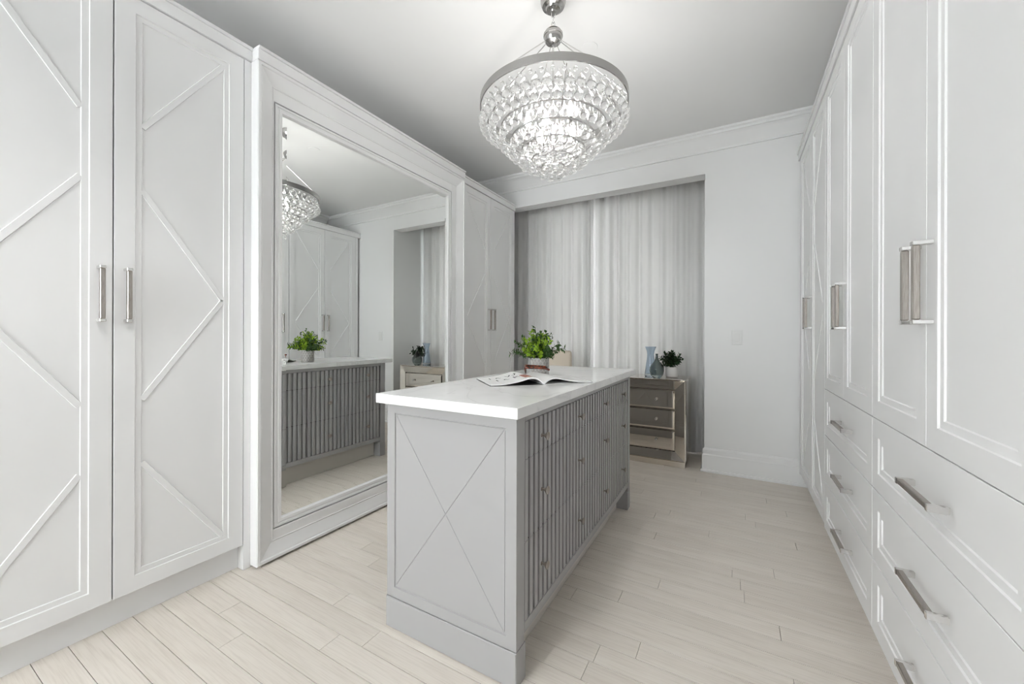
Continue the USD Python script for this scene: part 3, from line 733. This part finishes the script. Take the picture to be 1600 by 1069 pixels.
def stroke(pts, wd):
    """a brush stroke printed on the page: (u, w) points, w towards the far edge"""
    pts = np.array(pts, float); V, Fc = [], []
    t = np.gradient(pts, axis=0); t /= np.linalg.norm(t, axis=1)[:, None] + 1e-9; nn = np.stack([-t[:, 1], t[:, 0]], 1)
    ww = wd * (.55 + .6 * np.sin(np.linspace(.3, 2.6, len(pts))))
    for p, n_, w_ in zip(pts, nn, ww):
        for s in (-1, 1):
            q = p + n_ * w_ * s * .5; V.append(bookmap(q[0], q[1], ztop(q[0])))
    for i in range(len(pts) - 1): Fc += [(2 * i, 2 * i + 1, 2 * i + 3), (2 * i, 2 * i + 3, 2 * i + 2)]
    m = trimesh.Trimesh(np.array(V), np.array(Fc), process=False)
    if m.face_normals[:, 2].mean() < 0: m.invert()
    return m
ink = []; rr = np.random.default_rng(21)
def glyph(u0, w0, kind):
    # letters lie upright to a reader at the near edge: across = u, up = w
    c = {'l': [[(0, 0), (.001, .028), (.003, .052)]], 'c': [[(.022, .026), (.012, .034), (.003, .022), (.006, .006), (.018, .004), (.026, .010)]],
         'j': [[(.018, .048), (.014, .012), (.004, -.006), (-.006, .004)], [(.010, .036), (.028, .040)]], 'y': [[(0, .034), (.008, .016), (.018, .012)], [(.026, .036), (.018, .012), (.006, -.010)]],
         'k': [[(0, 0), (.002, .046)], [(.022, .036), (.004, .020), (.024, .002)]], 's': [[(.022, .036), (.008, .036), (.008, .024), (.020, .016), (.012, .002), (.000, .004)]]}[kind]
    for st_ in c:
        st_ = np.array(st_); q = np.linspace(0, len(st_) - 1, 14); st2 = np.stack([np.interp(q, range(len(st_)), st_[:, i]) for i in (0, 1)], 1)
        ink.append(stroke(st2 + [u0, w0], .0052))
for x, kd in zip((-.205, -.178, -.128, -.094), 'lcyj'): glyph(x, .178, kd)
for x, kd in zip((-.190, -.160, -.108, -.078), 'lcks'): glyph(x, .092, kd)
part(bk, 'lettering', cat(ink), 'ink', label='black printed lettering', kind='stuff')
def patch(u0, u1, w0, w1, n=6):
    V, Fc = [], []
    for i in range(n + 1):
        u = u0 + (u1 - u0) * i / n
        for w_ in (w0, w1): V.append(bookmap(u, w_, ztop(u) + .0001))
    for i in range(n): Fc += [(2 * i, 2 * i + 1, 2 * i + 3), (2 * i, 2 * i + 3, 2 * i + 2)]
    m = trimesh.Trimesh(np.array(V), np.array(Fc), process=False)
    if m.face_normals[:, 2].mean() < 0: m.invert()
    return m
part(bk, 'printed_photo', patch(-.080, -.014, .030, .130), 'print_brown', label='reddish brown printed picture')
part(bk, 'printed_photo', patch(-.046, -.030, .075, .105), 'print_tan') if False else None

# sunglasses lying on the open pages
gp = np.array([-.880, 1.802])
GZ = CT1 + .0345
sg_ = thing('sunglasses', 'brown tortoiseshell sunglasses resting on the open magazine', 'sunglasses', (gp[0], gp[1], GZ))
gu = np.array([.87, .49]); gv = np.array([-.49, .87])        # temples run along picture right
def gmap(a, b, z): p = gp + gu * a + gv * b; return np.array([p[0], p[1], GZ + z])
def lens_outline(b0, n=22, w=.026, h=.017):
    q = np.linspace(0, 2 * PI, n, endpoint=False)
    return [(b0 + w * np.sign(math.cos(t)) * abs(math.cos(t)) ** .75, h + .0015 + h * np.sign(math.sin(t)) * abs(math.sin(t)) ** .8) for t in q]
for b0 in (-.034, .034):
    o = lens_outline(b0)
    part(sg_, 'rim', tube([gmap(-.055 + .0, b, z) for b, z in o], .0038, 8, True), 'tortoiseshell', smooth=True)
    V = [gmap(-.0550, b, z) for b, z in o] + [gmap(-.0536, b, z) for b, z in o]; n = len(o)
    Fc = [(0, i, i + 1) for i in range(1, n - 1)] + [(n, n + i + 1, n + i) for i in range(1, n - 1)]
    part(sg_, 'lens', (np.array(V), np.array(Fc)), 'lens_glass')
part(sg_, 'bridge', tube([gmap(-.055, -.009, .026), gmap(-.056, 0, .028), gmap(-.055, .009, .026)], .0032, 8), 'tortoiseshell', smooth=40)
for s in (-1, 1):
    part(sg_, 'temple', tube([gmap(-.056, s * .060, .030), gmap(-.050, s * .065, .0305), gmap(.02, s * .066, .0285), gmap(.050, s * .064, .025), gmap(.062, s * .062, .019)], [.005, .0058, .0050, .0050, .0045], 8), 'tortoiseshell', smooth=True)

# ------------------------------------------------------------------ chair behind the island
cxx, cyy = -1.590, 3.60
co = thing('chair', 'cream upholstered chair half hidden behind the island, in front of the curtain', 'chair', (cxx, cyy, 0))
def rbox(x0, x1, y0, y1, z0, z1, r_):
    b = bx(x0, x1, y0, y1, z0, z1, r_); 
    pts = []
    s = trimesh.creation.icosphere(2, r_)
    for X in (x0 + r_, x1 - r_):
        for Y in (y0 + r_, y1 - r_):
            for Z in (z0 + r_, z1 - r_): pts.append(np.array(s.vertices) + [X, Y, Z])
    return trimesh.convex.convex_hull(np.vstack(pts))
part(co, 'seat', rbox(cxx - .215, cxx + .215, cyy - .46, cyy - .035, .38, .48, .028), 'cream_fabric', smooth=True)
part(co, 'backrest', rbox(cxx - .210, cxx + .210, cyy - .03, cyy + .04, .40, .985, .030), 'cream_fabric', smooth=True)
for sx in (-1, 1):
    for yy in (cyy - .42, cyy - .02):
        x_ = cxx + sx * .18
        v = trimesh.convex.convex_hull(np.array([(x_ + a * .012, yy + b * .012, .0005) for a in (-1, 1) for b in (-1, 1)] + [(x_ + a * .019, yy + b * .019, .3795) for a in (-1, 1) for b in (-1, 1)]))
        part(co, 'leg', v, 'dark_wood')

# ------------------------------------------------------------------ small fixtures
sw = thing('light_switch', 'white rocker light switch on the wall right of the curtains', 'light switch', (.014, YB, 1.12))
FS = face('-y', YB)
put(sw, 'cover_plate', rect_rings(.014 - .038, .014 + .038, 1.12 - .0595, 1.12 + .0595, [(0, -.001 + .0015), (0, .004), (.003, .006)]), 'white_plastic', FS)
put(sw, 'rocker', rect_rings(.014 - .0165, .014 + .0165, 1.12 - .0335, 1.12 + .0335, [(-.0025, .0062), (-.0025, .0066), (0, .0066), (0, .0085), (.002, .0095)]), 'white_plastic', FS)
solo('ceiling_cover_plate', lathe([(0, CEIL - .004), (.044, CEIL - .004), (.046, CEIL - .003), (.046, CEIL - .0015), (.040, CEIL - .0005), (0, CEIL - .0005)], 40, (-.742, 2.215, 0)), 'ceiling_paint', smooth=30, label='small round white cover plate on the ceiling beyond the chandelier', cat='ceiling plate')
for k, (x, y, inten) in enumerate(DOWN):
    dlt = thing('recessed_downlight', 'round recessed ceiling downlight %s' % ('over the left wardrobe behind the camera' if k == 0 else 'above the floor in front of the island'), 'ceiling light', (x, y, CEIL))
    part(dlt, 'trim_ring', lathe([(.042, CEIL - .001), (.060, CEIL - .003), (.062, CEIL - .0005), (.042, CEIL - .0005), (.042, CEIL - .001)], 36, (x, y, 0)), 'white_plastic', smooth=30)
    L = UsdLux.SphereLight.Define(stage, dlt.path + '/lamp'); L.CreateRadiusAttr(.03); sh = UsdLux.ShapingAPI.Apply(L.GetPrim()); sh.CreateShapingConeAngleAttr(56.0); sh.CreateShapingConeSoftnessAttr(0.6); L.CreateIntensityAttr(inten); L.CreateColorAttr(Gf.Vec3f(1.0, .985, .96))
    L.AddTranslateOp().Set(Gf.Vec3d(0, 0, -.034))
